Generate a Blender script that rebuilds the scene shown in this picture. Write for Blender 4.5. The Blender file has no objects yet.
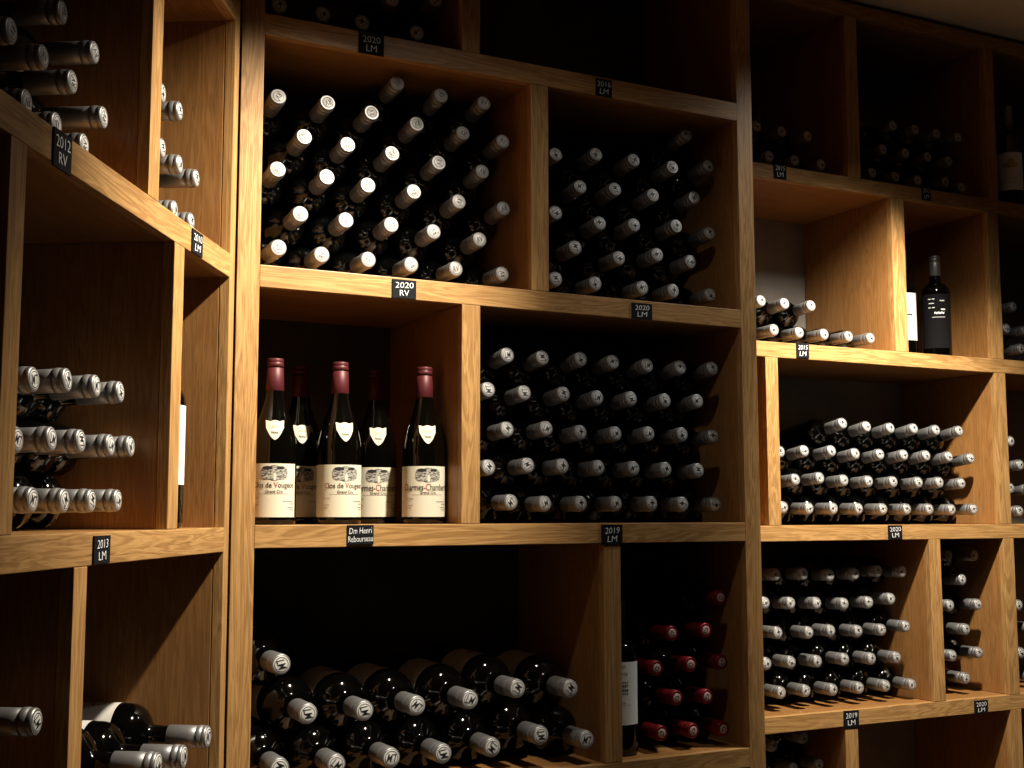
import bpy, bmesh, math, random
from mathutils import Vector, Matrix
random.seed(7)
scn = bpy.context.scene
COL = scn.collection
EYE = 1.45                                  # camera height above the floor

# ---------------------------------------------------------------- camera
F_PX = 1239.4
PITCH, ROLL, Y_C, Y_R, Y_L = [math.radians(a) for a in (5.974, -.0657, 62.08, 63.155, 3.631)]
FW = Vector((0, math.cos(PITCH), math.sin(PITCH)))
_r = Vector((1, 0, 0)); _u = _r.cross(FW)
RG = math.cos(ROLL)*_r + math.sin(ROLL)*_u
UP = -math.sin(ROLL)*_r + math.cos(ROLL)*_u
cam_d = bpy.data.cameras.new('camera'); cam = bpy.data.objects.new('camera', cam_d); COL.objects.link(cam)
cam_d.sensor_width = 36; cam_d.lens = F_PX*36/1024; cam_d.clip_start = .05
m = Matrix.Identity(4)
for i in range(3):
    m[i][0] = RG[i]; m[i][1] = UP[i]; m[i][2] = -FW[i]
m[2][3] = EYE
cam.matrix_world = m
scn.camera = cam

# ---------------------------------------------------------------- world and exposure
w = bpy.data.worlds.new('dark_room'); scn.world = w; w.use_nodes = True
w.node_tree.nodes['Background'].inputs[0].default_value = (.85, .93, 1, 1)
w.node_tree.nodes['Background'].inputs[1].default_value = .006
scn.view_settings.view_transform = 'Standard'; scn.view_settings.look = 'None'
scn.view_settings.gamma = 1; scn.view_settings.exposure = 0
scn.view_settings.use_curve_mapping = False

# ---------------------------------------------------------------- the three rack planes (measured)
def ray(x, y): return FW + RG*((x-512)/F_PX) - UP*((y-384)/F_PX)
class Plane:
    """front face of one rack: u runs along it, d goes into it, h is height above the eye"""
    def __init__(s, yaw, px, py, z):
        s.u = Vector((math.sin(yaw), math.cos(yaw), 0)); s.n = Vector((-math.cos(yaw), math.sin(yaw), 0))
        s.o = ray(px, py)*z
        if s.n.dot(s.o) < 0: s.n = -s.n
        s.M = Matrix(((s.u.x, s.n.x, 0, s.o.x), (s.u.y, s.n.y, 0, s.o.y), (0, 0, 1, EYE), (0, 0, 0, 1)))
    def at(s, x, y, off=0):
        r = ray(x, y); p = r*((s.n.dot(s.o)+off)/s.n.dot(r))
        return (p-s.o).dot(s.u), p.z
    def w(s, u, d, h): return s.M @ Vector((u, d, h))
PC = Plane(Y_C, 262, 300, 2.1); PR = Plane(Y_R, 762, 500, 3.0); PL = Plane(Y_L, 226, 500, 2.0)

# ---------------------------------------------------------------- lamps (ceiling spots in front of the racks)
def spot(name, P, u, dist, h, power, angle=100, blend=1.0, aim=None, color=(1, .83, .62), size=.025):
    l = bpy.data.lights.new(name, 'SPOT'); o = bpy.data.objects.new(name, l); COL.objects.link(o)
    l.energy = power; l.color = color; l.spot_size = math.radians(angle); l.spot_blend = blend; l.shadow_soft_size = size
    p = P.w(u, -dist, h); o.location = p
    t = aim if aim else p + Vector((0, 0, -1))
    o.rotation_euler = (t-p).to_track_quat('-Z', 'Y').to_euler()
    return o
WARM = (1, .88, .70)
spot('ceiling_spot', PC, .46, .60, 1.09, 215, 72, 1.0, aim=PC.w(-.18, 0, -.10), color=WARM)
spot('ceiling_spot_spill', PC, .48, .60, 1.09, 11, 150, 1.0, color=(1, .93, .82))
spot('ceiling_spot', PR, .18, .62, 1.10, 225, 80, .9, aim=PR.w(.36, 0, -.12), color=WARM)
spot('ceiling_spot_spill', PR, .16, .62, 1.10, 27, 150, 1.0, color=(1, .96, .90))
# ---------------------------------------------------------------- materials
def new_mat(name):
    mt = bpy.data.materials.new(name); mt.use_nodes = True
    nt = mt.node_tree; return mt, nt, nt.nodes['Principled BSDF']
def plain(name, col, rough=.5, metal=0, coat=0, spec=.5):
    mt, nt, b = new_mat(name)
    b.inputs['Base Color'].default_value = (*col, 1); b.inputs['Roughness'].default_value = rough
    b.inputs['Metallic'].default_value = metal; b.inputs['Coat Weight'].default_value = coat
    b.inputs['Specular IOR Level'].default_value = spec
    return mt
def nd(nt, t, **k):
    n = nt.nodes.new(t)
    for a, v in k.items(): setattr(n, a, v)
    return n
def oak(name, axis, c0=(.27, .135, .042), c1=(.60, .36, .145)):
    mt, nt, b = new_mat(name); L = nt.links
    tc = nd(nt, 'ShaderNodeTexCoord'); oi = nd(nt, 'ShaderNodeObjectInfo')
    mul = nd(nt, 'ShaderNodeVectorMath', operation='MULTIPLY'); mul.inputs[1].default_value = (1, 1, 1)
    comb = nd(nt, 'ShaderNodeCombineXYZ')
    sc = nd(nt, 'ShaderNodeMath', operation='MULTIPLY'); sc.inputs[1].default_value = 37.0
    L.new(oi.outputs['Random'], sc.inputs[0])
    for i in range(3): L.new(sc.outputs[0], comb.inputs[i])
    add = nd(nt, 'ShaderNodeVectorMath', operation='ADD')
    L.new(tc.outputs['Object'], add.inputs[0]); L.new(comb.outputs[0], add.inputs[1])
    def noise(s_long, s_cross, detail, dist=0, rough=.55):
        mp = nd(nt, 'ShaderNodeMapping')
        v = [s_cross]*3; v[axis] = s_long
        mp.inputs['Scale'].default_value = v
        n = nd(nt, 'ShaderNodeTexNoise'); n.inputs['Scale'].default_value = 1; n.inputs['Detail'].default_value = detail
        n.inputs['Distortion'].default_value = dist; n.inputs['Roughness'].default_value = rough
        L.new(add.outputs[0], mp.inputs['Vector']); L.new(mp.outputs[0], n.inputs['Vector']); return n
    fine = noise(9, 330, 4, .2); big = noise(2.2, 30, 3, 1.6); tone = noise(.8, 7, 2)
    # growth rings: contour lines of the big noise
    rings = nd(nt, 'ShaderNodeMath', operation='MULTIPLY'); rings.inputs[1].default_value = 46
    L.new(big.outputs['Fac'], rings.inputs[0])
    sn = nd(nt, 'ShaderNodeMath', operation='SINE'); L.new(rings.outputs[0], sn.inputs[0])
    mr = nd(nt, 'ShaderNodeMapRange'); mr.inputs[1].default_value = -1; mr.inputs[2].default_value = 1
    L.new(sn.outputs[0], mr.inputs[0])
    cr = nd(nt, 'ShaderNodeValToRGB'); e = cr.color_ramp.elements
    e[0].position = .0; e[0].color = (*c0, 1); e[1].position = 1; e[1].color = (*c1, 1)
    mixf = nd(nt, 'ShaderNodeMix'); mixf.data_type = 'FLOAT'; mixf.inputs[0].default_value = .50
    L.new(mr.outputs[0], mixf.inputs[2]); L.new(fine.outputs['Fac'], mixf.inputs[3])
    L.new(mixf.outputs[0], cr.inputs[0])
    cr2 = nd(nt, 'ShaderNodeValToRGB'); e = cr2.color_ramp.elements
    e[0].position = .3; e[0].color = (.82, .80, .78, 1); e[1].position = .7; e[1].color = (1.05, 1.03, 1.0, 1)
    L.new(tone.outputs['Fac'], cr2.inputs[0])
    mx = nd(nt, 'ShaderNodeMix'); mx.data_type = 'RGBA'; mx.blend_type = 'MULTIPLY'; mx.inputs[0].default_value = 1
    L.new(cr.outputs[0], mx.inputs[6]); L.new(cr2.outputs[0], mx.inputs[7])
    # short dark pores
    pore = noise(26, 900, 2); pr = nd(nt, 'ShaderNodeMapRange'); pr.inputs[1].default_value = .30; pr.inputs[2].default_value = .42
    pr.inputs[3].default_value = .62; pr.inputs[4].default_value = 1
    L.new(pore.outputs['Fac'], pr.inputs[0])
    mx2 = nd(nt, 'ShaderNodeMix'); mx2.data_type = 'RGBA'; mx2.blend_type = 'MULTIPLY'; mx2.inputs[0].default_value = 1
    L.new(mx.outputs[2], mx2.inputs[6]); L.new(pr.outputs[0], mx2.inputs[7])
    L.new(mx2.outputs[2], b.inputs['Base Color'])
    b.inputs['Roughness'].default_value = .42; b.inputs['Specular IOR Level'].default_value = .35
    bp = nd(nt, 'ShaderNodeBump'); bp.inputs['Strength'].default_value = .18; bp.inputs['Distance'].default_value = .001
    L.new(fine.outputs['Fac'], bp.inputs['Height']); L.new(bp.outputs[0], b.inputs['Normal'])
    return mt
OAK_V = oak('oak_vertical_grain', 2); OAK_H = oak('oak_horizontal_grain', 0)
VEN_V = oak('oak_veneer_vertical', 2, (.25, .115, .035), (.40, .205, .070)); VEN_H = oak('oak_veneer_horizontal', 0, (.25, .115, .035), (.40, .205, .070))
def plaster(name, c1, c2, scale):
    mt, nt, b = new_mat(name); L = nt.links
    tc = nd(nt, 'ShaderNodeTexCoord'); n = nd(nt, 'ShaderNodeTexNoise'); n.inputs['Scale'].default_value = scale; n.inputs['Detail'].default_value = 6
    cr = nd(nt, 'ShaderNodeValToRGB'); cr.color_ramp.elements[0].color = (*c1, 1); cr.color_ramp.elements[1].color = (*c2, 1)
    cr.color_ramp.elements[0].position = .35; cr.color_ramp.elements[1].position = .65
    L.new(tc.outputs['Object'], n.inputs['Vector']); L.new(n.outputs['Fac'], cr.inputs[0]); L.new(cr.outputs[0], b.inputs['Base Color'])
    bp = nd(nt, 'ShaderNodeBump'); bp.inputs['Strength'].default_value = .15; L.new(n.outputs['Fac'], bp.inputs['Height']); L.new(bp.outputs[0], b.inputs['Normal'])
    b.inputs['Roughness'].default_value = .9; return mt
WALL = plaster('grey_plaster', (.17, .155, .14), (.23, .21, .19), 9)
WALL_SHADED = plaster('shaded_grey_plaster', (.05, .05, .048), (.075, .073, .07), 9)  # same grey wall, with the shade behind the centre bins put into its colour
CEIL = plaster('pale_ceiling', (.60, .55, .47), (.66, .61, .53), 4)
FLOORM = plaster('stone_floor', (.10, .09, .08), (.16, .145, .13), 3)
GLASS = plain('dark_bottle_glass', (.0008, .0009, .0008), .06, 0, .0, .55)
GLASS.node_tree.nodes['Principled BSDF'].inputs['Coat Roughness'].default_value = .03
GLASS_G = plain('burgundy_bottle_glass', (.0014, .0012, .0007), .07, 0, .0, .5)
def foil_mat(name, col, rough, metal):
    mt, nt, b = new_mat(name); L = nt.links
    tc = nd(nt, 'ShaderNodeTexCoord'); mp = nd(nt, 'ShaderNodeMapping'); mp.inputs['Scale'].default_value = (700, 700, 60)
    n = nd(nt, 'ShaderNodeTexNoise'); n.inputs['Scale'].default_value = 1
    L.new(tc.outputs['Object'], mp.inputs[0]); L.new(mp.outputs[0], n.inputs['Vector'])
    bp = nd(nt, 'ShaderNodeBump'); bp.inputs['Strength'].default_value = .12; bp.inputs['Distance'].default_value = .0005
    L.new(n.outputs['Fac'], bp.inputs['Height']); L.new(bp.outputs[0], b.inputs['Normal'])
    b.inputs['Base Color'].default_value = (*col, 1); b.inputs['Roughness'].default_value = rough; b.inputs['Metallic'].default_value = metal
    return mt
SILVER = foil_mat('silver_foil', (.30, .30, .305), .42, .72)
SEAL = plain('bright_foil_disc', (.66, .66, .65), .5, .05)
INK = plain('dark_print', (.02, .02, .024), .5)
BLACK_FOIL = foil_mat('black_foil', (.012, .012, .013), .5, .1)
RED_FOIL = foil_mat('dark_red_foil', (.17, .006, .008), .40, .35)
BURG_FOIL = foil_mat('wine_red_foil', (.085, .010, .014), .5, .15)
PINK = plain('pale_pink_disc', (.66, .50, .50), .5, .15)
CREAM = plain('cream_paper', (.70, .67, .54), .7, 0, 0, .25)
GREYPAPER = plain('grey_label_paper', (.52, .50, .47), .75, 0, 0, .2)
WHITEPAPER = plain('white_label_paper', (.78, .79, .78), .7, 0, 0, .2)
BLACKPAPER = plain('black_label_paper', (.008, .008, .009), .8, 0, 0, .03)
REDINK = plain('red_print', (.42, .05, .03), .6)
BROWNINK = plain('brown_print', (.10, .07, .05), .6)
GREYINK = plain('grey_print', (.20, .21, .22), .6)
GOLDINK = plain('ochre_print', (.50, .33, .08), .5)
SLATE = plain('black_chalk_card', (.007, .008, .010), .7, 0, 0, .12)
CHALK = plain('white_chalk', (.80, .82, .84), .8)
mt, nt, b = new_mat('engraved_vignette'); ENGR = mt
tc = nd(nt, 'ShaderNodeTexCoord'); mp = nd(nt, 'ShaderNodeMapping'); mp.inputs['Scale'].default_value = (260, 260, 700)
n = nd(nt, 'ShaderNodeTexNoise'); n.inputs['Scale'].default_value = 1; n.inputs['Detail'].default_value = 3
cr = nd(nt, 'ShaderNodeValToRGB'); cr.color_ramp.elements[0].position = .42; cr.color_ramp.elements[1].position = .58
cr.color_ramp.elements[0].color = (.05, .05, .05, 1); cr.color_ramp.elements[1].color = (.5, .48, .42, 1)
nt.links.new(tc.outputs['Object'], mp.inputs[0]); nt.links.new(mp.outputs[0], n.inputs['Vector']); nt.links.new(n.outputs['Fac'], cr.inputs[0]); nt.links.new(cr.outputs[0], b.inputs['Base Color'])
b.inputs['Roughness'].default_value = .7

# ---------------------------------------------------------------- object helpers
def link(name, me, mat=None, parent=None, M=None):
    o = bpy.data.objects.new(name, me); COL.objects.link(o)
    if mat and not me.materials: me.materials.append(mat)
    if parent: o.parent = parent
    if M is not None: o.matrix_basis = M
    return o
def empty(name, M, label=None, cat=None, group=None):
    o = bpy.data.objects.new(name, None); COL.objects.link(o); o.matrix_basis = M; o.empty_display_size = .02
    if label: tag(o, label, cat, group)
    return o
def tag(o, label, cat, group=None):
    o['label'] = label; o['category'] = cat
    if group: o['group'] = group
def box_mesh(name, x0, x1, y0, y1, z0, z1, bev=.0012):
    bm = bmesh.new()
    bmesh.ops.create_cube(bm, size=1)
    for v in bm.verts:
        v.co = Vector(((x0+x1)/2 + v.co.x*(x1-x0), (y0+y1)/2 + v.co.y*(y1-y0), (z0+z1)/2 + v.co.z*(z1-z0)))
    if bev: bmesh.ops.bevel(bm, geom=bm.edges[:], offset=bev, segments=2, affect='EDGES', profile=.6)
    me = bpy.data.meshes.new(name); bm.to_mesh(me); bm.free(); return me
def board(name, u0, u1, d0, d1, h0, h1, mat, parent):
    """a board with its own origin at its centre, so the grain follows the board"""
    c = Vector(((u0+u1)/2, (d0+d1)/2, (h0+h1)/2))
    me = box_mesh(name, u0-c.x, u1-c.x, d0-c.y, d1-c.y, h0-c.z, h1-c.z)
    return link(name, me, mat, parent, Matrix.Translation(c))
def lathe_mesh(name, prof, seg=32, cap0=True, cap1=True):
    bm = bmesh.new(); rings = []
    for r, z in prof:
        if r < 1e-6: rings.append([bm.verts.new((0, 0, z))])
        else: rings.append([bm.verts.new((r*math.cos(2*math.pi*i/seg), r*math.sin(2*math.pi*i/seg), z)) for i in range(seg)])
    for a, b_ in zip(rings, rings[1:]):
        for i in range(seg):
            j = (i+1) % seg
            if len(a) == 1 and len(b_) == 1: continue
            if len(a) == 1: bm.faces.new((a[0], b_[j], b_[i]))
            elif len(b_) == 1: bm.faces.new((a[i], a[j], b_[0]))
            else: bm.faces.new((a[i], a[j], b_[j], b_[i]))
    if cap0 and len(rings[0]) > 1: bm.faces.new(rings[0][::-1])
    if cap1 and len(rings[-1]) > 1: bm.faces.new(rings[-1])
    bmesh.ops.recalc_face_normals(bm, faces=bm.faces[:])
    me = bpy.data.meshes.new(name); bm.to_mesh(me); bm.free()
    for p in me.polygons: p.use_smooth = len(p.vertices) <= 4
    return me
def text_mesh(txt, height, width=None, bold=.0, shear=0, depth=0, space=1):
    """flat text centred on the origin, x right, y up"""
    cu = bpy.data.curves.new('writing', 'FONT'); cu.body = txt; cu.size = 1; cu.offset = bold; cu.shear = shear
    cu.align_x = 'CENTER'; cu.align_y = 'CENTER'; cu.resolution_u = 3; cu.extrude = depth; cu.space_line = space
    o = bpy.data.objects.new('writing', cu); COL.objects.link(o)
    dg = bpy.context.evaluated_depsgraph_get(); dg.update()
    me = bpy.data.meshes.new_from_object(o.evaluated_get(dg))
    bpy.data.objects.remove(o); bpy.data.curves.remove(cu)
    xs = [v.co.x for v in me.vertices]; ys = [v.co.y for v in me.vertices]
    cx, cy = (min(xs)+max(xs))/2, (min(ys)+max(ys))/2
    sy = height/(max(ys)-min(ys)); sx = width/(max(xs)-min(xs)) if width else sy
    for v in me.vertices: v.co = Vector(((v.co.x-cx)*sx, (v.co.y-cy)*sy, 0))
    me.materials.clear(); return me
def bend(me, r, ang, z):
    """wrap a flat mesh (x, y) round a vertical cylinder; ang=0 faces -Y"""
    for v in me.vertices:
        a = v.co.x/r + ang; v.co = Vector((math.sin(a)*r, -math.cos(a)*r, z+v.co.y))
    me.update(); return me
def grid_shape(name, w_, h_, inside=None, nx=24, ny=12):
    bm = bmesh.new(); g = {}
    for i in range(nx+1):
        for j in range(ny+1):
            x = -w_/2+w_*i/nx; y = -h_/2+h_*j/ny
            if inside: x, y = inside(i/nx, j/ny)
            g[i, j] = bm.verts.new((x, y, 0))
    for i in range(nx):
        for j in range(ny): bm.faces.new((g[i, j], g[i+1, j], g[i+1, j+1], g[i, j+1]))
    bmesh.ops.remove_doubles(bm, verts=bm.verts[:], dist=1e-6)
    me = bpy.data.meshes.new(name); bm.to_mesh(me); bm.free(); return me
def solid(me, r_in_dir=None):
    for p in me.polygons: p.use_smooth = True
    return me

# ---------------------------------------------------------------- the room
def structure(name, me, mat, M=None):
    o = link(name, me, mat, None, M); o['kind'] = 'structure'; return o
structure('floor', box_mesh('floor', -4, 5, -3, 6, -.1, 0, 0), FLOORM)
structure('ceiling', box_mesh('ceiling', -4, 5, -3, 6, EYE+1.356, EYE+1.45, 0), CEIL)
structure('wall_left', box_mesh('wall_left', -1.25, .45, .353, .42, -EYE, 1.356, 0), WALL, PL.M)
structure('wall_center', box_mesh('wall_center', -.20, 1.075, .345, .41, -EYE, 1.356, 0), WALL_SHADED, PC.M)
structure('wall_right', box_mesh('wall_right', -.30, 2.0, .353, .42, -EYE, 1.356, 0), WALL, PR.M)

# ---------------------------------------------------------------- racks
DEPTH = .35
FR = .017                                   # depth of the solid lipping on every board's front
def vboard(root, name, u0, u1, h0, h1, depth, gap=.0001):
    p = board(name, u0, u1, FR+gap, depth, h0, h1, VEN_V, root)
    l = board('front_lipping', u0, u1, 0, FR, h0, h1, OAK_V, root); l.parent = p
    l.matrix_basis = p.matrix_basis.inverted() @ l.matrix_basis
    return p
def rack(P, label, posts, shelves, dividers, top, depth=DEPTH):
    root = empty('wine_rack', P.M @ Matrix.Translation((0, 0, -EYE)), label, 'wine rack')
    def add(fn, *a):
        return fn(*a)
    us = [p for p in posts]
    for a, b_ in posts: vboard(root, 'post', a, b_, .001, EYE+top, depth, .0007)
    inner0, inner1 = posts[0][1], posts[-1][0]
    for a, b_ in shelves:
        p = board('shelf', inner0, inner1, FR+.0002, depth, EYE+a, EYE+b_, VEN_H, root)
        l = board('front_lipping', inner0, inner1, 0, FR, EYE+a, EYE+b_, OAK_H, root); l.parent = p
        l.matrix_basis = p.matrix_basis.inverted() @ l.matrix_basis
    for u0, u1, h0, h1 in dividers: vboard(root, 'divider', u0, u1, EYE+h0, EYE+h1, depth)
    return root
A, B_, C_, D_, E_ = (.826, .865), (.3835, .4215), (-.0565, -.0185), (-.506, -.468), (-.95, -.912)
PLINTH = (-1.44, -1.36)
rack(PC, 'tall oak wine rack in the middle with the stickered red-capped upright bottles',
     [(-.044, -.0045), (1.0185, 1.0585)], [(1.307, 1.345), A, B_, C_, D_, E_, PLINTH],
     [(.374, .412, .8655, 1.3065), (.5215, .5595, .422, .8255), (.3755, .413, -.018, .383), (.677, .7155, -.4675, -.057), (.40, .438, -.9115, -.5065)], 1.345, .344)
RA, RB, RC, RD, RE = (.833, .871), (.3835, .4215), (-.0675, -.030), (-.522, -.4835), (-.965, -.927)
rack(PR, 'oak wine rack standing further back on the right under the ceiling',
     [(-.25, -.21), (1.62, 1.66)], [(1.307, 1.345), RA, RB, RC, RD, RE, PLINTH],
     [(.304, .346, .8715, 1.3065), (.811, .85, .8715, 1.3065), (.4475, .4925, .422, .8325), (.801, .843, .422, .8325),
      (.020, .058, -.0295, .383), (.805, .846, -.0295, .383), (.540, .580, -.483, -.068), (.812, .851, -.483, -.068),
      (.240, .281, -.9265, -.5225), (.813, .852, -.9265, -.5225)], 1.345)
LA, LB, LC, LD, LE = (.823, .862), (.386, .4247), (-.060, -.0215), (-.510, -.4715), (-.955, -.916)
rack(PL, 'oak wine rack running along the left side, seen at a steep angle',
     [(-1.14, -1.10), (-.006, .020)], [(1.307, 1.345), LA, LB, LC, LD, LE, PLINTH],
     [(-.387, -.347, .4252, .8225), (-.777, -.741, -.021, .3855), (-.2755, -.2335, -.021, .3855), (-.584, -.5465, -.471, -.0605)], 1.345)

# ---------------------------------------------------------------- bottles: shared meshes
def bordeaux(k=1.0, r=.0375, L=.30, neck=.0142):
    body_top, sh = L*.635, L*.745
    prof = [(0, .018), (r*.45, .012), (r*.72, .003), (r*.86, 0), (r*.97, .003), (r, .009), (r, body_top)]
    for t, q in ((.15, .985), (.3, .94), (.45, .86), (.6, .72), (.72, .55), (.82, .36), (.91, .18), (1, .04)):
        prof.append((neck+(r-neck)*q, body_top+(sh-body_top)*t))
    prof += [(neck, L*.80), (neck, L-.001), (0, L-.001)]
    return lathe_mesh('bottle_glass', prof)
def capsule(L, rt, rb, length):
    z0 = L-length
    prof = [(rb-.0006, z0), (rb, z0+.0006), (rb-.0002, z0+length*.55), (rt-.0001, L-.0170), (rt-.0008, L-.0164), (rt-.0008, L-.0156), (rt+.0006, L-.0150),
            (rt+.0009, L-.012), (rt+.0006, L-.0075), (rt-.0004, L-.0066), (rt-.0004, L-.0058), (rt+.0001, L-.0050), (rt, L-.0018), (rt-.0007, L-.0004), (rt-.0018, L+.0003)]
    return lathe_mesh('capsule', prof, 32, False, True)
def seal_mesh(L, r): return lathe_mesh('seal_disc', [(r, L+.0001), (r, L+.0006), (r*.97, L+.0008), (0, L+.0008)], 28, False, False)
def emblem_mesh(txt, L, r):
    """monogram inside a thin printed ring"""
    me = text_mesh(txt, r*1.0, r*1.25, bold=.010, shear=.25)
    bm = bmesh.new(); bm.from_mesh(me)
    for v in bm.verts: v.co.z = L+.00115
    seg = 28; ri, ro = r*.80, r*.87
    a = [bm.verts.new((ri*math.cos(2*math.pi*i/seg), ri*math.sin(2*math.pi*i/seg), L+.00115)) for i in range(seg)]
    b_ = [bm.verts.new((ro*math.cos(2*math.pi*i/seg), ro*math.sin(2*math.pi*i/seg), L+.00115)) for i in range(seg)]
    for i in range(seg): bm.faces.new((a[i], b_[i], b_[(i+1) % seg], a[(i+1) % seg]))
    out = bpy.data.meshes.new('emblem'); bm.to_mesh(out); bm.free(); return out
KINDS = {}
def kind(key, r, L, neck, caprt, caprb, caplen, foil, disc, txt, ink=INK, discr=.0112):
    k = dict(L=L, r=r, glass=bordeaux(1, r, L, neck), cap=capsule(L, caprt, caprb, caplen), foil=foil, disc=disc)
    k['seal'] = seal_mesh(L, discr); k['emb'] = emblem_mesh(txt, L, discr); k['ink'] = ink
    k['glass'].materials.append(GLASS); k['cap'].materials.append(foil); k['seal'].materials.append(disc); k['emb'].materials.append(ink)
    KINDS[key] = k
kind('lm', .0372, .30, .0138, .0148, .0150, .058, SILVER, SEAL, 'LM')
kind('rv', .0372, .30, .0138, .0148, .0150, .058, SILVER, SEAL, 'RV')
kind('big', .0492, .343, .0160, .0170, .0176, .061, SILVER, SEAL, 'LM', discr=.0140)
kind('black', .0372, .30, .0138, .0148, .0150, .058, BLACK_FOIL, BLACK_FOIL, 'o', INK)
kind('red', .0372, .30, .0138, .0148, .0150, .058, RED_FOIL, PINK, 'o', BROWNINK, discr=.0088)

def make_bottle(key, M, label, cat='wine bottle', group=None):
    k = KINDS[key]
    root = empty('wine_bottle', M, label, cat, group)
    link('glass', k['glass'], None, root)
    cap = link('capsule', k['cap'], None, root)
    link('seal', k['seal'], None, cap); link('emblem', k['emb'], None, cap)
    return root
PROTO = {}
def lying(key, P, x, y, off, label, group, tilt=0, uh=None, twist=None):
    """capsule face centred on the measured point of the rack, body going back into the bin"""
    k = KINDS[key]
    u, h = uh if uh else P.at(x, y, off)
    yaw = math.radians(random.uniform(-1.2, 1.2)) if uh is None else 0
    ax = Vector((math.sin(yaw), -math.cos(yaw)*math.cos(tilt), math.sin(tilt))).normalized()   # rack space: neck towards the room
    face = Vector((u, off, h)); base = face - ax*k['L']
    Rm = ax.to_track_quat('Z', 'Y').to_matrix().to_4x4()
    spin = random.uniform(0, 2*math.pi) if twist is None else twist
    M = P.M @ Matrix.Translation(base) @ Rm @ Matrix.Rotation(spin, 4, 'Z')
    if key not in PROTO:
        PROTO[key] = make_bottle(key, M, label, 'wine bottle', group); return PROTO[key]
    s = PROTO[key]; r = s.copy(); COL.objects.link(r); r.matrix_basis = M; r['label'] = label; r['group'] = group
    for ch in s.children:
        if ch.name.startswith('body_label'): continue
        c = ch.copy(); COL.objects.link(c); c.parent = r
        for g in ch.children:
            d = g.copy(); COL.objects.link(d); d.parent = c
    return r
ORD = ['', 'first', 'second', 'third', 'fourth', 'fifth', 'sixth', 'seventh', 'eighth', 'ninth']
def place_name(i, n):
    if n == 1: return 'only one'
    if i == 0: return 'leftmost'
    if i == n-1: return 'rightmost'
    return ORD[i+1]+' from left'
def row_name(r): return 'bottom row' if r == 0 else ORD[r+1]+' row up'
def fill(key, P, off, rows, bin_name, what, group, tilts=None):
    """rows from the bottom up, each a list of capsule centres read off the photograph"""
    out = []
    for r, row in enumerate(rows):
        row = sorted(row)
        t = math.radians((tilts[r] if tilts else 1.0+1.6*r))
        for i, pt in enumerate(row):
            x, y = pt[:2]
            lab = '%s, %s in %s, %s' % (what, place_name(i, len(row)), row_name(r), bin_name)
            out.append(lying(key, P, x, y, pt[2] if len(pt) > 2 else off, lab, group, t))
    return out
SB = 'silver-capped bottle'
# centre rack
fill('lm', PC, .045, [[(279.3, 5), (323, 14.3), (362.3, 22.5), (417, 32.8)], [(392.3, -1), (435.5, 0)]],
     'top centre bin', SB, 'silver-capped bottles in the top centre bin')
fill('rv', PC, .045, [
    [(278.7, 247.5), (321.8, 254.5), (368.5, 259.5), (411.3, 264.5), (456, 268.8), (502.5, 274)],
    [(300.5, 213.8), (346, 220), (391.3, 224.5), (433.8, 231.5), (479.8, 239.5)],
    [(277.9, 169.1), (327, 176.8), (368, 185), (414, 191.5), (459, 201.5), (503.5, 208.5)],
    [(304.3, 136.5), (347.8, 144.3), (392.3, 153.3), (438.8, 162.5), (482.3, 171.5)],
    [(278.5, 96.3), (327.8, 102.5), (371.8, 112.5), (416.8, 123.8), (463, 133), (503, 141.3)],
    [(397.3, 83), (441, 95.5), (484, 103)]], 'big upper centre bin', SB, 'silver-capped bottles above the 2020 RV tag', [2, 4, 6, 7.5, 8.5, 9.5])
fill('lm', PC, .05, [
    [(556, 279), (595.5, 283.5), (642.5, 287.8), (673.4, 290.7), (710.5, 294.7)],
    [(575.4, 247.4), (619.2, 257.8), (657.4, 254.6), (690.9, 261.5)],
    [(556, 212.6), (600, 223), (634.3, 224.8), (676.5, 225.9), (709.8, 233)],
    [(580.4, 186.6), (615.2, 189), (653.2, 195), (694.6, 197.5)],
    [(556, 154.2), (596.3, 154.2), (634, 160), (672.6, 167), (708.7, 165.9)],
    [(686.6, 134.5)]], 'dim bin right of RV bottles', SB, 'silver-capped bottles in the dim bin right of the RV bottles', [2, 4, 6, 7.5, 8.5, 9.5])
fill('lm', PC, .035, [
    [(511.1, 502.2), (545, 503.7), (580.7, 503.7), (615.9, 503.7), (651.6, 503.7), (682.8, 504.2), (715.5, 504.2)],
    [(488.7, 467.4), (527.9, 465.4), (562.5, 466.2), (598.6, 467.6), (633.7, 468.5), (665.8, 469.3), (698.4, 470.5)],
    [(507.2, 429.3), (546.3, 428.5), (580.4, 432.4), (615.6, 433.6), (648.8, 433.6), (682.3, 434.4), (713.5, 436.1)],
    [(488.4, 389.6), (524.5, 392.7), (563.6, 393.9), (597.4, 397.5), (631.2, 398.4), (665.2, 400.4), (697.6, 401)],
    [(507.5, 355), (542.6, 357.8), (581, 359), (613.3, 361.8), (647.4, 365.2), (680.6, 367.2), (712.6, 368.3)]],
    'bin above the 2019 LM centre tag', SB, 'silver-capped bottles above the 2019 LM centre tag', [1, 2.5, 4, 5.5, 6.5])
bigs = fill('big', PC, .0, [
    [(279.5, 768.5), (336.3, 764.5), (391.3, 758), (443.3, 753.8), (492.5, 747.5), (541, 735.5), (586.6, 740)],
    [(308, 713.8), (364.5, 710.8), (417, 705.8), (470, 700), (517.5, 688.8), (570.3, 689)],
    [(281.3, 664.5)]], 'lower centre bin', 'large silver-capped bottle', 'large silver-capped bottles in the lower centre bin', [0, 0, 0])
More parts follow.
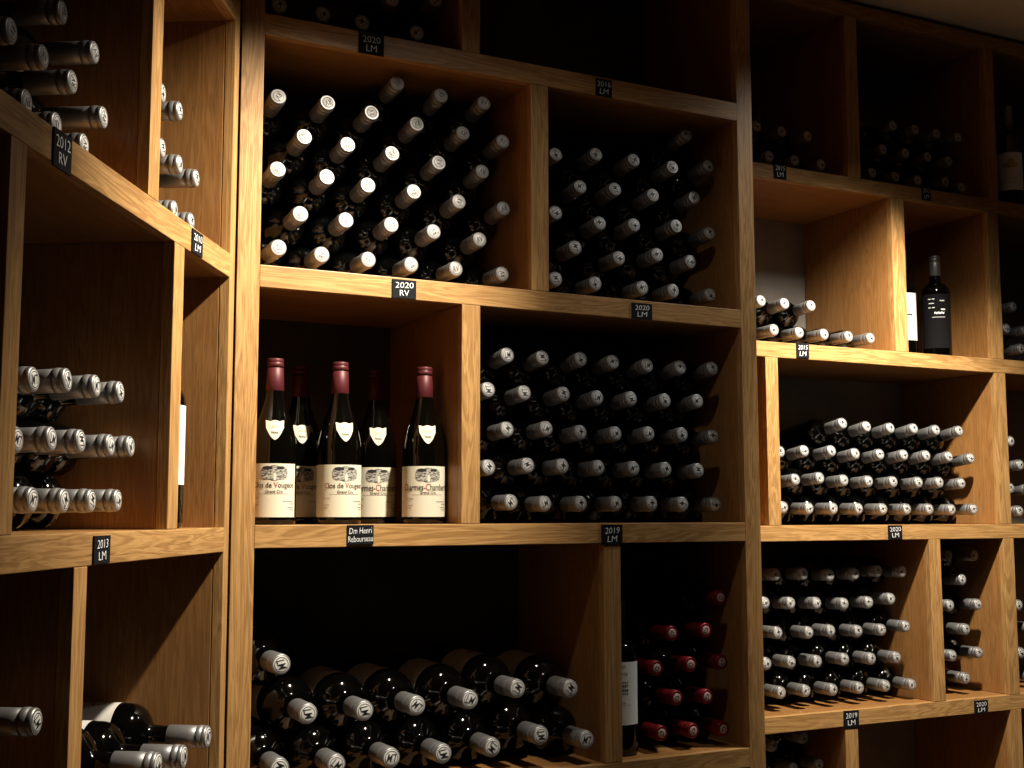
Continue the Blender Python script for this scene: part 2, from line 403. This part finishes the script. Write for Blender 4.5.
fill('red', PC, .035, [
    [(661.8, 733.4), (693.3, 730.9), (723.4, 729)], [(676.9, 698), (707.2, 696.7)],
    [(656.9, 668.3), (690.8, 664.5), (722, 662.3)], [(672.2, 633.3), (705.9, 630.3)], [(720.6, 597.7)]],
    'lower centre bin', 'dark red-capped bottle', 'dark red-capped bottles beside the upright one', [0, 1, 1.5, 2, 2.5])
# right rack
fill('lm', PR, .045, [[(769.4, 156.1), (794.9, 160.3), (821.5, 164.5)], [(756.6, 126.2), (781.9, 131.5), (807.7, 136.4)]],
     'leftmost top bin of right rack', SB, 'silver-capped bottles in the leftmost top bin of the right rack')
fill('lm', PR, .045, [
    [(872.6, 172.8), (895.9, 176.7), (918, 180.3), (945.8, 182), (961.9, 187.5)],
    [(883.1, 149.2), (905.6, 153), (927.7, 157), (949, 161.1)],
    [(893, 125.6), (915.3, 129.5), (936.9, 133.7), (958.2, 137.5)]],
    'middle top bin of right rack', SB, 'silver-capped bottles in the middle top bin of the right rack')
fill('lm', PR, .045, [
    [(774.4, 329.8), (799.6, 332.5), (824.6, 334.2), (849, 336.4), (870.9, 338.1)],
    [(761.4, 300.6), (784.9, 303.4), (811.3, 305.6)]],
    'two-row bin with pale back wall', SB, 'silver-capped bottles in the two-row bin at right', [1, 5])
fill('lm', PR, .045, [
    [(1021.5, 348.5)], [(1007, 328.5), (1025, 330.5)], [(1013.3, 306.5)]],
    'right-edge bin beside black-labelled bottle', SB, 'silver-capped bottles at the right edge beside the black-labelled bottle', [1, 2, 3])
fill('lm', PR, .05, [
    [(783.8, 507.3), (809.3, 508.3), (833.7, 508.4), (859, 508.6), (883.4, 509.0), (907.2, 509.2), (929.7, 509.2), (952.1, 509.5), (974.3, 509.2)],
    [(795.7, 479.5), (820.1, 477.9), (844.3, 480.2), (869, 481.1), (893.6, 481.7), (918.9, 482.3), (939.8, 482.3), (961.8, 483.2)],
    [(780.5, 451.5), (804.6, 450.7), (831.8, 450.7), (855.6, 453.5), (880.3, 454.2), (904.2, 454.8), (926.6, 455.4), (949.1, 456.5), (971, 458.0)],
    [(842.9, 423.2), (867, 426.4), (890.6, 427.9), (914.2, 428.5), (936.3, 429.9), (959.4, 430.7)]],
    'four-row bin at right', SB, 'silver-capped bottles in the four-row bin at right', [.5, 4, 8, 10])
fill('lm', PR, .05, [
    [(1020, 511)], [(1011, 488.1), (1031, 489)], [(1020.6, 464.8)], [(1011, 441)]],
    'right-edge bin at eye height', SB, 'silver-capped bottles at the right edge at eye height', [.5, 2, 3, 4])
fill('lm', PR, .05, [
    [(781.5, 692.8), (806.2, 691), (833.5, 689.9), (859.9, 688.1), (886.3, 686), (912.5, 684.8)],
    [(767, 663.7), (791.3, 662.3), (817.7, 661.4), (845, 659.3), (871.8, 658.7), (897, 657.5)],
    [(778, 632.9), (809.1, 632.6), (831.1, 630.8), (858.4, 631.1), (882.1, 629.9), (906.2, 626.4)],
    [(765.2, 602.9), (791, 603.2), (816.9, 603.2), (844.5, 603.8), (869.1, 602.3), (891.3, 598.8)],
    [(776.2, 574.4), (803.8, 573.8), (830.2, 575), (855.1, 573.8), (878.3, 570.9), (902.3, 571.5)]],
    'five-row bin at lower right', SB, 'silver-capped bottles in the five-row bin at lower right', [0, .5, 1, 1.5, 2])
fill('lm', PR, .05, [
    [(966.7, 678.3)], [(953, 655.7), (979.5, 652.8)], [(966.4, 629.3)], [(950.4, 605.3), (978.3, 604.4)], [(962.6, 579.5)], [(948.6, 555.4), (974.4, 555.4)]],
    'narrow bin at lower right', SB, 'silver-capped bottles in the narrow bin at lower right', [0, .5, 1, 1.5, 2, 2.5])
fill('lm', PR, .05, [
    [(1033, 676)], [(1021.6, 652.8)], [(1033, 628)], [(1019.2, 605)]],
    'lower right-edge bin', SB, 'silver-capped bottles in the lower right-edge bin', [0, .5, 1, 1.5])
# bin under the five rows: the two upper rows show above the frame edge, lower rows carry them
fill('lm', PR, .05, [[(768, 797), (793, 794.5), (819, 791)], [(793.8, 768.6), (819.4, 764.5)], [(773, 745.7), (804, 737.6)]],
     'bottom right shadowed bin', SB, 'silver-capped bottles in the bottom right shadowed bin', [0, 0, .5])
# left rack
fill('rv', PL, .045, [
    [(26.9, 101.9), (56.9, 124.4), (84.6, 145)],
    [(72.8, 81.9), (104, 117.5)],
    [(43.8, 56.9), (95, 52.5)],
    [(11.6, 30.6), (62.8, 12)]], 'upper bin of left rack', SB, 'silver-capped bottles above the 2012 RV tag', [0, 0, 0, 0])
fill('lm', PL, .045, [
    [(175, 210), (191.7, 221.7)], [(162.7, 148), (180, 164.3), (196.7, 178.3)], [(163, 93), (180, 111)]],
    'upper narrow bin at left', SB, 'silver-capped bottles in the upper narrow bin at left', [0, 0, 0])
fill('lm', PL, .045, [
    [(33, 500), (64.7, 500.8), (91.9, 500.8), (118.3, 500.5)],
    [(17.5, 439.6), (52.1, 439), (81.3, 441), (111, 445.3), (131, 446.6)],
    [(34, 379.3), (67.7, 380), (96.7, 386), (120.7, 392)]],
    'middle bin of left rack', SB, 'silver-capped bottles in the middle bin of the left rack', [0, 2, 3])
lab = ['leftmost', 'middle', 'rightmost']
for i, (x, y) in enumerate([(158, 765), (184, 757), (208, 736.9)]):
    bigs.append(lying('big', PL, x, y, .0, 'large silver-capped bottle, %s of three in lower left bin' % lab[i], 'large silver-capped bottles in the lower left bin', 0))
for i in range(4):
    lying('big', PL, 0, 0, .0, 'large silver-capped bottle beneath the three in lower left bin, ' + ['nearest the end panel', 'second from the end panel', 'third from the end panel', 'nearest the divider'][i], 'hidden large bottles at the bottom of the lower left bin', 0, uh=(-.07-.115*i, -.4715+.0490))
lying('lm', PL, 36.7, 722, .0, 'silver-capped bottle lying alone at the lower left edge', 'silver-capped bottles at the lower left edge', 0)
uu, hh = PL.at(36.7, 722, 0)
for r, du in ((0, (-.043, .043)), (1, (0,)), (2, (-.043, .043))):
    for d in du:
        if r == 2: continue
        lying('lm', PL, 0, 0, .0, 'silver-capped bottle under the lone lower left one, ' + ('middle layer' if r else 'bottom layer, %s' % ('nearer the camera' if d < 0 else 'farther from the camera')), 'silver-capped bottles stacked under the lone one', 0, uh=(uu+d, -.4715+.0376+.063*r))

# grey paper labels on the large bottles of the upper row
k = KINDS['big']
gl = grid_shape('body_label', .215, .100, None, 40, 6); bend(gl, k['r']+.0004, 0, .155); gl.materials.append(GREYPAPER); solid(gl)
sg = text_mesh('~', .008, .030, bold=.01); bend(sg, k['r']+.0008, 0, .165); sg.materials.append(INK)
for o in bigs:
    if not ('second row' in o['label'] or 'of three' in o['label'] or 'only one' in o['label']): continue
    # turn the paper to face up
    q = o.matrix_basis.to_3x3().inverted() @ Vector((0, 0, 1)); ang = math.atan2(q.x, -q.y)
    l = link('body_label', gl, None, o, Matrix.Rotation(ang, 4, 'Z')); l['label'] = 'grey paper label'
    link('label_mark', sg, None, l)

# ---------------------------------------------------------------- upright bottles
def stand(P, x, off, shelf_top, top_y=None):
    u, _ = P.at(x, 450, off); return P.M @ Matrix.Translation((u, off, shelf_top))
def face_cam(M):
    """turn an upright bottle so that its label looks to the camera"""
    p = M.translation; a = math.atan2(-p.x, p.y)      # -Y local towards the origin
    return Matrix.Translation(p) @ Matrix.Rotation(a, 4, 'Z')
BR = .0398
bprof = [(0, .025), (.018, .018), (.030, .003), (.036, 0), (.0395, .003), (BR, .009), (BR, .118), (.0395, .130), (.0385, .146), (.0352, .162), (.0310, .178),
         (.0262, .191), (.0215, .206), (.0180, .221), (.0158, .234), (.0146, .248), (.0143, .2895), (0, .2905)]
BG = lathe_mesh('burgundy_glass', bprof, 40); BG.materials.append(GLASS_G)
bcap = lathe_mesh('burgundy_capsule', [(.0158, .2435), (.0162, .2440), (.0156, .262), (.0146, .284), (.0139, .2845), (.0139, .2860), (.0146, .2866), (.0149, .290), (.0146, .2935), (.0141, .2940), (.0146, .2955), (.0145, .2995), (.0138, .3008), (0, .3010)], 32, True, False)
bcap.materials.append(BURG_FOIL)
def shield_mesh():
    def f(a, b_):
        x = (a-.5)*2; y = b_
        wd = .0165*min(1, (max(y, 0)/.62)**.62)
        top = .0185 - .0030*math.cos(x*math.pi)*0 - .0022*(1-abs(math.cos(x*math.pi)))
        return x*max(wd, .0004)*(1 - .05*math.sin(math.pi*y)), -.0185 + (top+.0185)*y
    return grid_shape('neck_shield', 0, 0, f, 20, 24)
def wrap_prof(me, ang, z, prof, lift):
    """lay a flat mesh on the lathed shoulder"""
    def rad(zz):
        for (r0, z0), (r1, z1) in zip(prof[3:], prof[4:]):
            if z0 <= zz <= z1: return r0+(r1-r0)*(zz-z0)/(z1-z0)
        return .02
    for v in me.vertices:
        zz = z+v.co.y*.93; r = rad(zz)+lift; a = v.co.x/r+ang
        v.co = Vector((math.sin(a)*r, -math.cos(a)*r, zz))
    me.update(); return me
def oval(name, w_, h_):
    return grid_shape(name, 0, 0, lambda a, b_: ((a-.5)*w_*math.sqrt(max(.02, 1-((b_-.5)*2)**4)), (b_-.5)*h_), 24, 12)
def glyph_spans(t):
    """ink extent of every letter of a line of lettering"""
    out = []
    def right(q):
        cu = bpy.data.curves.new('w', 'FONT'); cu.body = q; cu.size = 1
        o = bpy.data.objects.new('w', cu); COL.objects.link(o); dg = bpy.context.evaluated_depsgraph_get(); dg.update()
        me = bpy.data.meshes.new_from_object(o.evaluated_get(dg)); r = (min(v.co.x for v in me.vertices), max(v.co.x for v in me.vertices)) if me.vertices else (0, 0)
        bpy.data.objects.remove(o); bpy.data.curves.remove(cu); bpy.data.meshes.remove(me); return r
    for i in range(len(t)):
        if t[i] == ' ': out.append(out[-1]); continue
        r = right(t[:i+1])[1]; w_ = right(t[i]); out.append((r-(w_[1]-w_[0]), r))
    return out
def burgundy(M, turn, name_txt, label, reds, wname):
    root = empty('burgundy_bottle', M @ Matrix.Rotation(turn, 4, 'Z'), label, 'wine bottle', None)
    link('glass', BG, None, root); c = link('capsule', bcap, None, root, Matrix.Translation((0, 0, -.0100))); c['label'] = 'wine red foil capsule'
    lb = link('front_label', solid(bend(grid_shape('front_label', .112, .092, None, 40, 4), BR+.0004, 0, .059)), CREAM, root)
    lb['label'] = 'cream paper label with a vineyard vignette'
    a0 = .28
    def put(nm, me, mat, z, dx=0, lift=.0008):
        return link(nm, bend(me, BR+lift, a0+dx/BR, z), mat, lb)
    put('vignette', oval('vignette', .048, .027), ENGR, .089)
    put('vignette_trees', oval('vignette_trees', .017, .006), INK, .0975, -.0115, .0010)
    put('vignette_trees', oval('vignette_trees', .013, .005), INK, .0975, .0105, .0010)
    put('vineyard_path', oval('vineyard_path', .005, .014), CREAM, .0825, .001, .0010)
    # name in blackletter-like condensed bold, its capitals red
    full = text_mesh(name_txt, .0125, wname, bold=.012)
    x0, x1 = min(v.co.x for v in full.vertices), max(v.co.x for v in full.vertices)
    advs = glyph_spans(name_txt)
    tot = advs[-1][1]-advs[0][0]
    spans = [(x0+(advs[q][0]-advs[0][0])/tot*(x1-x0), x0+(advs[q][1]-advs[0][0])/tot*(x1-x0)) for q in reds]
    full.materials.append(BROWNINK); full.materials.append(REDINK)
    for p in full.polygons:
        if any(a-.0001 <= p.center.x <= b_+.0001 for a, b_ in spans): p.material_index = 1
    link('label_name', bend(full, BR+.0008, a0, .0668), None, lb)
    put('label_class', text_mesh('Grand Cru', .0052, .030, bold=.015), BROWNINK, .0570)
    put('label_rule', grid_shape('rule', .060, .0005, None, 20, 1), BROWNINK, .0530)
    for z, w_, dx in ((.046, .014, -.034), (.0405, .022, .026), (.036, .012, .034), (.030, .015, .032), (.026, .011, .034), (.034, .012, -.034), (.029, .010, -.036)):
        put('small_print', grid_shape('small_print', w_, .0009, None, 10, 1), GREYINK if dx > 0 else REDINK, z, dx)
    sh = link('neck_shield', solid(wrap_prof(shield_mesh(), a0, .163, bprof, .0006)), CREAM, root); sh['label'] = 'cream shield sticker on the shoulder'
    link('shield_print', wrap_prof(text_mesh('2013', .004, .012, bold=.0), a0, .169, bprof, .0011), GOLDINK, sh)
    link('shield_print', wrap_prof(text_mesh('Nuits', .005, .012, bold=.01), a0, .159, bprof, .0011), INK, sh)
    return root
def bur(x, off, turn, txt, label, reds):
    u, _ = PC.at(x, 450, off); M = face_cam(PC.M @ Matrix.Translation((u, off, C_[1])))
    return burgundy(M, turn, txt, label, *reds)
CV = ((0, 8), .078); CC = ((0, 8), .100)
bur(273.8, .085, -.24, 'Clos de Vougeot', 'upright red-capped bottle with cream label, front row against the left post', CV)
bur(300.0, .175, -.18, 'Clos de Vougeot', 'upright red-capped bottle half hidden behind the two leftmost front ones', CV)
bur(339.3, .082, .02, 'Clos de Vougeot', 'upright red-capped bottle in the middle of the front row of three', CV)
bur(376.0, .175, -.16, 'Charmes-Chambertin', 'upright red-capped bottle set back between middle and right front ones', CC)
bur(424.0, .082, -.08, 'Charmes-Chambertin', 'upright red-capped bottle with cream label, rightmost of the front row', CC)

def upright(M, label, kindkey, paper, z0, z1, arc, extras, prefix='silver'):
    k = KINDS[kindkey]; root = empty('wine_bottle', M, label, 'wine bottle', None)
    link('glass', k['glass'], None, root); c = link('capsule', k['cap'], None, root); link('seal', k['seal'], None, c)
    r = k['r']+.0004
    lb = link('front_label', solid(bend(grid_shape('front_label', arc*r, z1-z0, None, 40, 4), r, 0, (z0+z1)/2)), paper, root)
    for me, mat, z, dx in extras: link('label_print', bend(me, r+.0004, dx/r, z), mat, lb)
    return root
def up_at(P, x, off, shelf): u, _ = P.at(x, 400, off); return face_cam(P.M @ Matrix.Translation((u, off, shelf)))
def blob(w_, h_): return oval('print', w_, h_)
# beside the red capped ones
upright(up_at(PC, 616.0, .075, D_[1]), 'upright bottle with white label beside the dark red-capped stack', 'black', WHITEPAPER, .060, .180, 2.6,
        [(text_mesh('Dan', .009, .020, shear=.3), GREYINK, .172, .004), (text_mesh('Monte', .009, .028, shear=.3), GREYINK, .158, .004),
         (text_mesh(':::::::\n.:::::.\n:::::::', .024, .030, bold=.03, space=.5), INK, .130, .004), (grid_shape('rule', .05, .0006), GREYINK, .098, 0), (text_mesh('~~~', .003, .020, shear=.3), GREYINK, .102, .004)])
# black labelled bottle and its neighbour
upright(up_at(PR, 939.5, .09, RB[1]) @ Matrix.Diagonal((1.04, 1.04, .97, 1)), 'upright silver-capped bottle with black label and white drawing', 'lm', BLACKPAPER, .03, .185, 2.2,
        [(text_mesh('~ ~\n~~\n~ ~', .028, .018, bold=.02, shear=.3, space=.8), CHALK, .158, -.012), (text_mesh('~~', .004, .013), CHALK, .165, .016),
         (text_mesh('~~~', .008, .026, bold=.02), CHALK, .130, .008), (blob(.012, .004), CHALK, .140, .018), (grid_shape('rule', .034, .0012), CHALK, .118, .006)])
upright(up_at(PR, 905.5, .10, RB[1]), 'upright bottle with white label mostly hidden behind the divider', 'lm', WHITEPAPER, .045, .175, 2.6,
        [(text_mesh('~', .004, .010), GREYINK, .150, .016), (text_mesh('~~~~~', .008, .055, bold=.03), INK, .115, .0)])
upright(up_at(PR, 1019.5, .05, RA[1]), 'upright bottle with white label and ochre flourish, top right bin', 'lm', WHITEPAPER, .045, .155, 2.4,
        [(blob(.040, .016), GOLDINK, .118, .002), (blob(.018, .020), GOLDINK, .128, .006), (grid_shape('rule', .05, .0006), GREYINK, .080, 0), (grid_shape('rule', .05, .0006), GREYINK, .070, 0)])
_r = ray(183.9, 440); _t = (PL.o.dot(PL.u)-.115)/_r.dot(PL.u); _d = (_r*_t-PL.o).dot(PL.n)+.0375
upright(face_cam(PL.M @ Matrix.Translation((-.115, _d, LC[1]))), 'upright bottle glimpsed behind the left rack divider, white label', 'lm', WHITEPAPER, .066, .187, 2.9, [])

# ---------------------------------------------------------------- chalk tags on the shelf edges
def chalk_tag(P, x0, y0, x1, y1, lines, label, jitter=0):
    ua, ha = P.at(x0, (y0+y1)/2); ub, hb = P.at(x1, (y0+y1)/2)
    um = (ua+ub)/2; _, ht = P.at((x0+x1)/2, y0); _, hb2 = P.at((x0+x1)/2, y1)
    w_, h_ = abs(ub-ua), abs(ht-hb2)
    M = P.M @ Matrix.Translation((um, -.0012, (ht+hb2)/2)) @ Matrix.Rotation(jitter, 4, 'Y')
    o = link('chalk_tag', box_mesh('chalk_tag', -w_/2, w_/2, -.0012, .0012, -h_/2, h_/2, .0004), SLATE, None, M)
    tag(o, label, 'tag', 'chalk tags on the shelf edges')
    n = len(lines)
    for i, (t, fw) in enumerate(lines):
        me = text_mesh(t, h_*.30, w_*fw, bold=-.008, shear=random.uniform(-.1, .15))
        for v in me.vertices:
            v.co = Vector((v.co.x+random.uniform(-.00015, .00015), -.0016, v.co.y+h_*(.21-.42*i)+v.co.x*.04))
        link('chalk_writing', me, CHALK, o)
    return o
chalk_tag(PL, 51.7, 132, 70, 171, [('2012', .80), ('RV', .45)], 'black chalk tag reading 2012 RV on upper left shelf edge')
chalk_tag(PL, 191, 231.5, 201.5, 255, [('2010', .80), ('LM', .55)], 'narrow black chalk tag below the upper narrow left bin')
chalk_tag(PL, 92.3, 535.6, 108.5, 563.7, [('2013', .66), ('LM', .45)], 'black chalk tag reading 2013 LM on middle left shelf edge')
chalk_tag(PC, 358.5, 34, 383.5, 55, [('2020', .70), ('LM', .42)], 'black chalk tag on the top centre shelf above the RV bottles')
chalk_tag(PC, 595.5, 79.5, 611.3, 96.8, [('2016', .85), ('LM', .55)], 'dim black chalk tag reading 2016 LM below the empty bin')
chalk_tag(PC, 391.8, 280.0, 415.8, 298.6, [('2020', .76), ('RV', .38)], 'black chalk tag reading 2020 RV above the upright bottles')
chalk_tag(PC, 631.4, 303.4, 651.6, 319, [('2020', .70), ('LM', .48)], 'black chalk tag reading 2020 LM on dim centre shelf')
chalk_tag(PC, 601.2, 524.6, 622, 544.6, [('2019', .70), ('LM', .48)], 'black chalk tag reading 2019 LM above the centre divider')
chalk_tag(PC, 346.9, 525, 373.2, 544.4, [('Dm Henri', .86), ('Rebourseau', .94)], 'black chalk tag with a written name under the upright bottles')
chalk_tag(PR, 773.3, 164, 785.8, 179, [('2015', .75), ('LM', .5)], 'small chalk tag under the leftmost top right bin')
chalk_tag(PR, 921.4, 187, 930, 200.5, [('2012', .75), ('LM', .5)], 'small chalk tag under the middle top right bin')
chalk_tag(PR, 796, 343.2, 808.5, 358, [('2015', .75), ('LM', .55)], 'black chalk tag reading 2015 LM under the two-row bin')
chalk_tag(PR, 887.8, 525.2, 901.7, 539, [('2020', .78), ('LM', .5)], 'black chalk tag reading 2020 LM under the four-row bin')
chalk_tag(PR, 843.3, 710.4, 858.4, 727.2, [('2019', .75), ('LM', .5)], 'black chalk tag reading 2019 LM under the five-row bin', .02)
chalk_tag(PR, 974, 700.2, 987.5, 713.4, [('2020', .75), ('LM', .5)], 'black chalk tag reading 2020 LM under the narrow bin', .02)
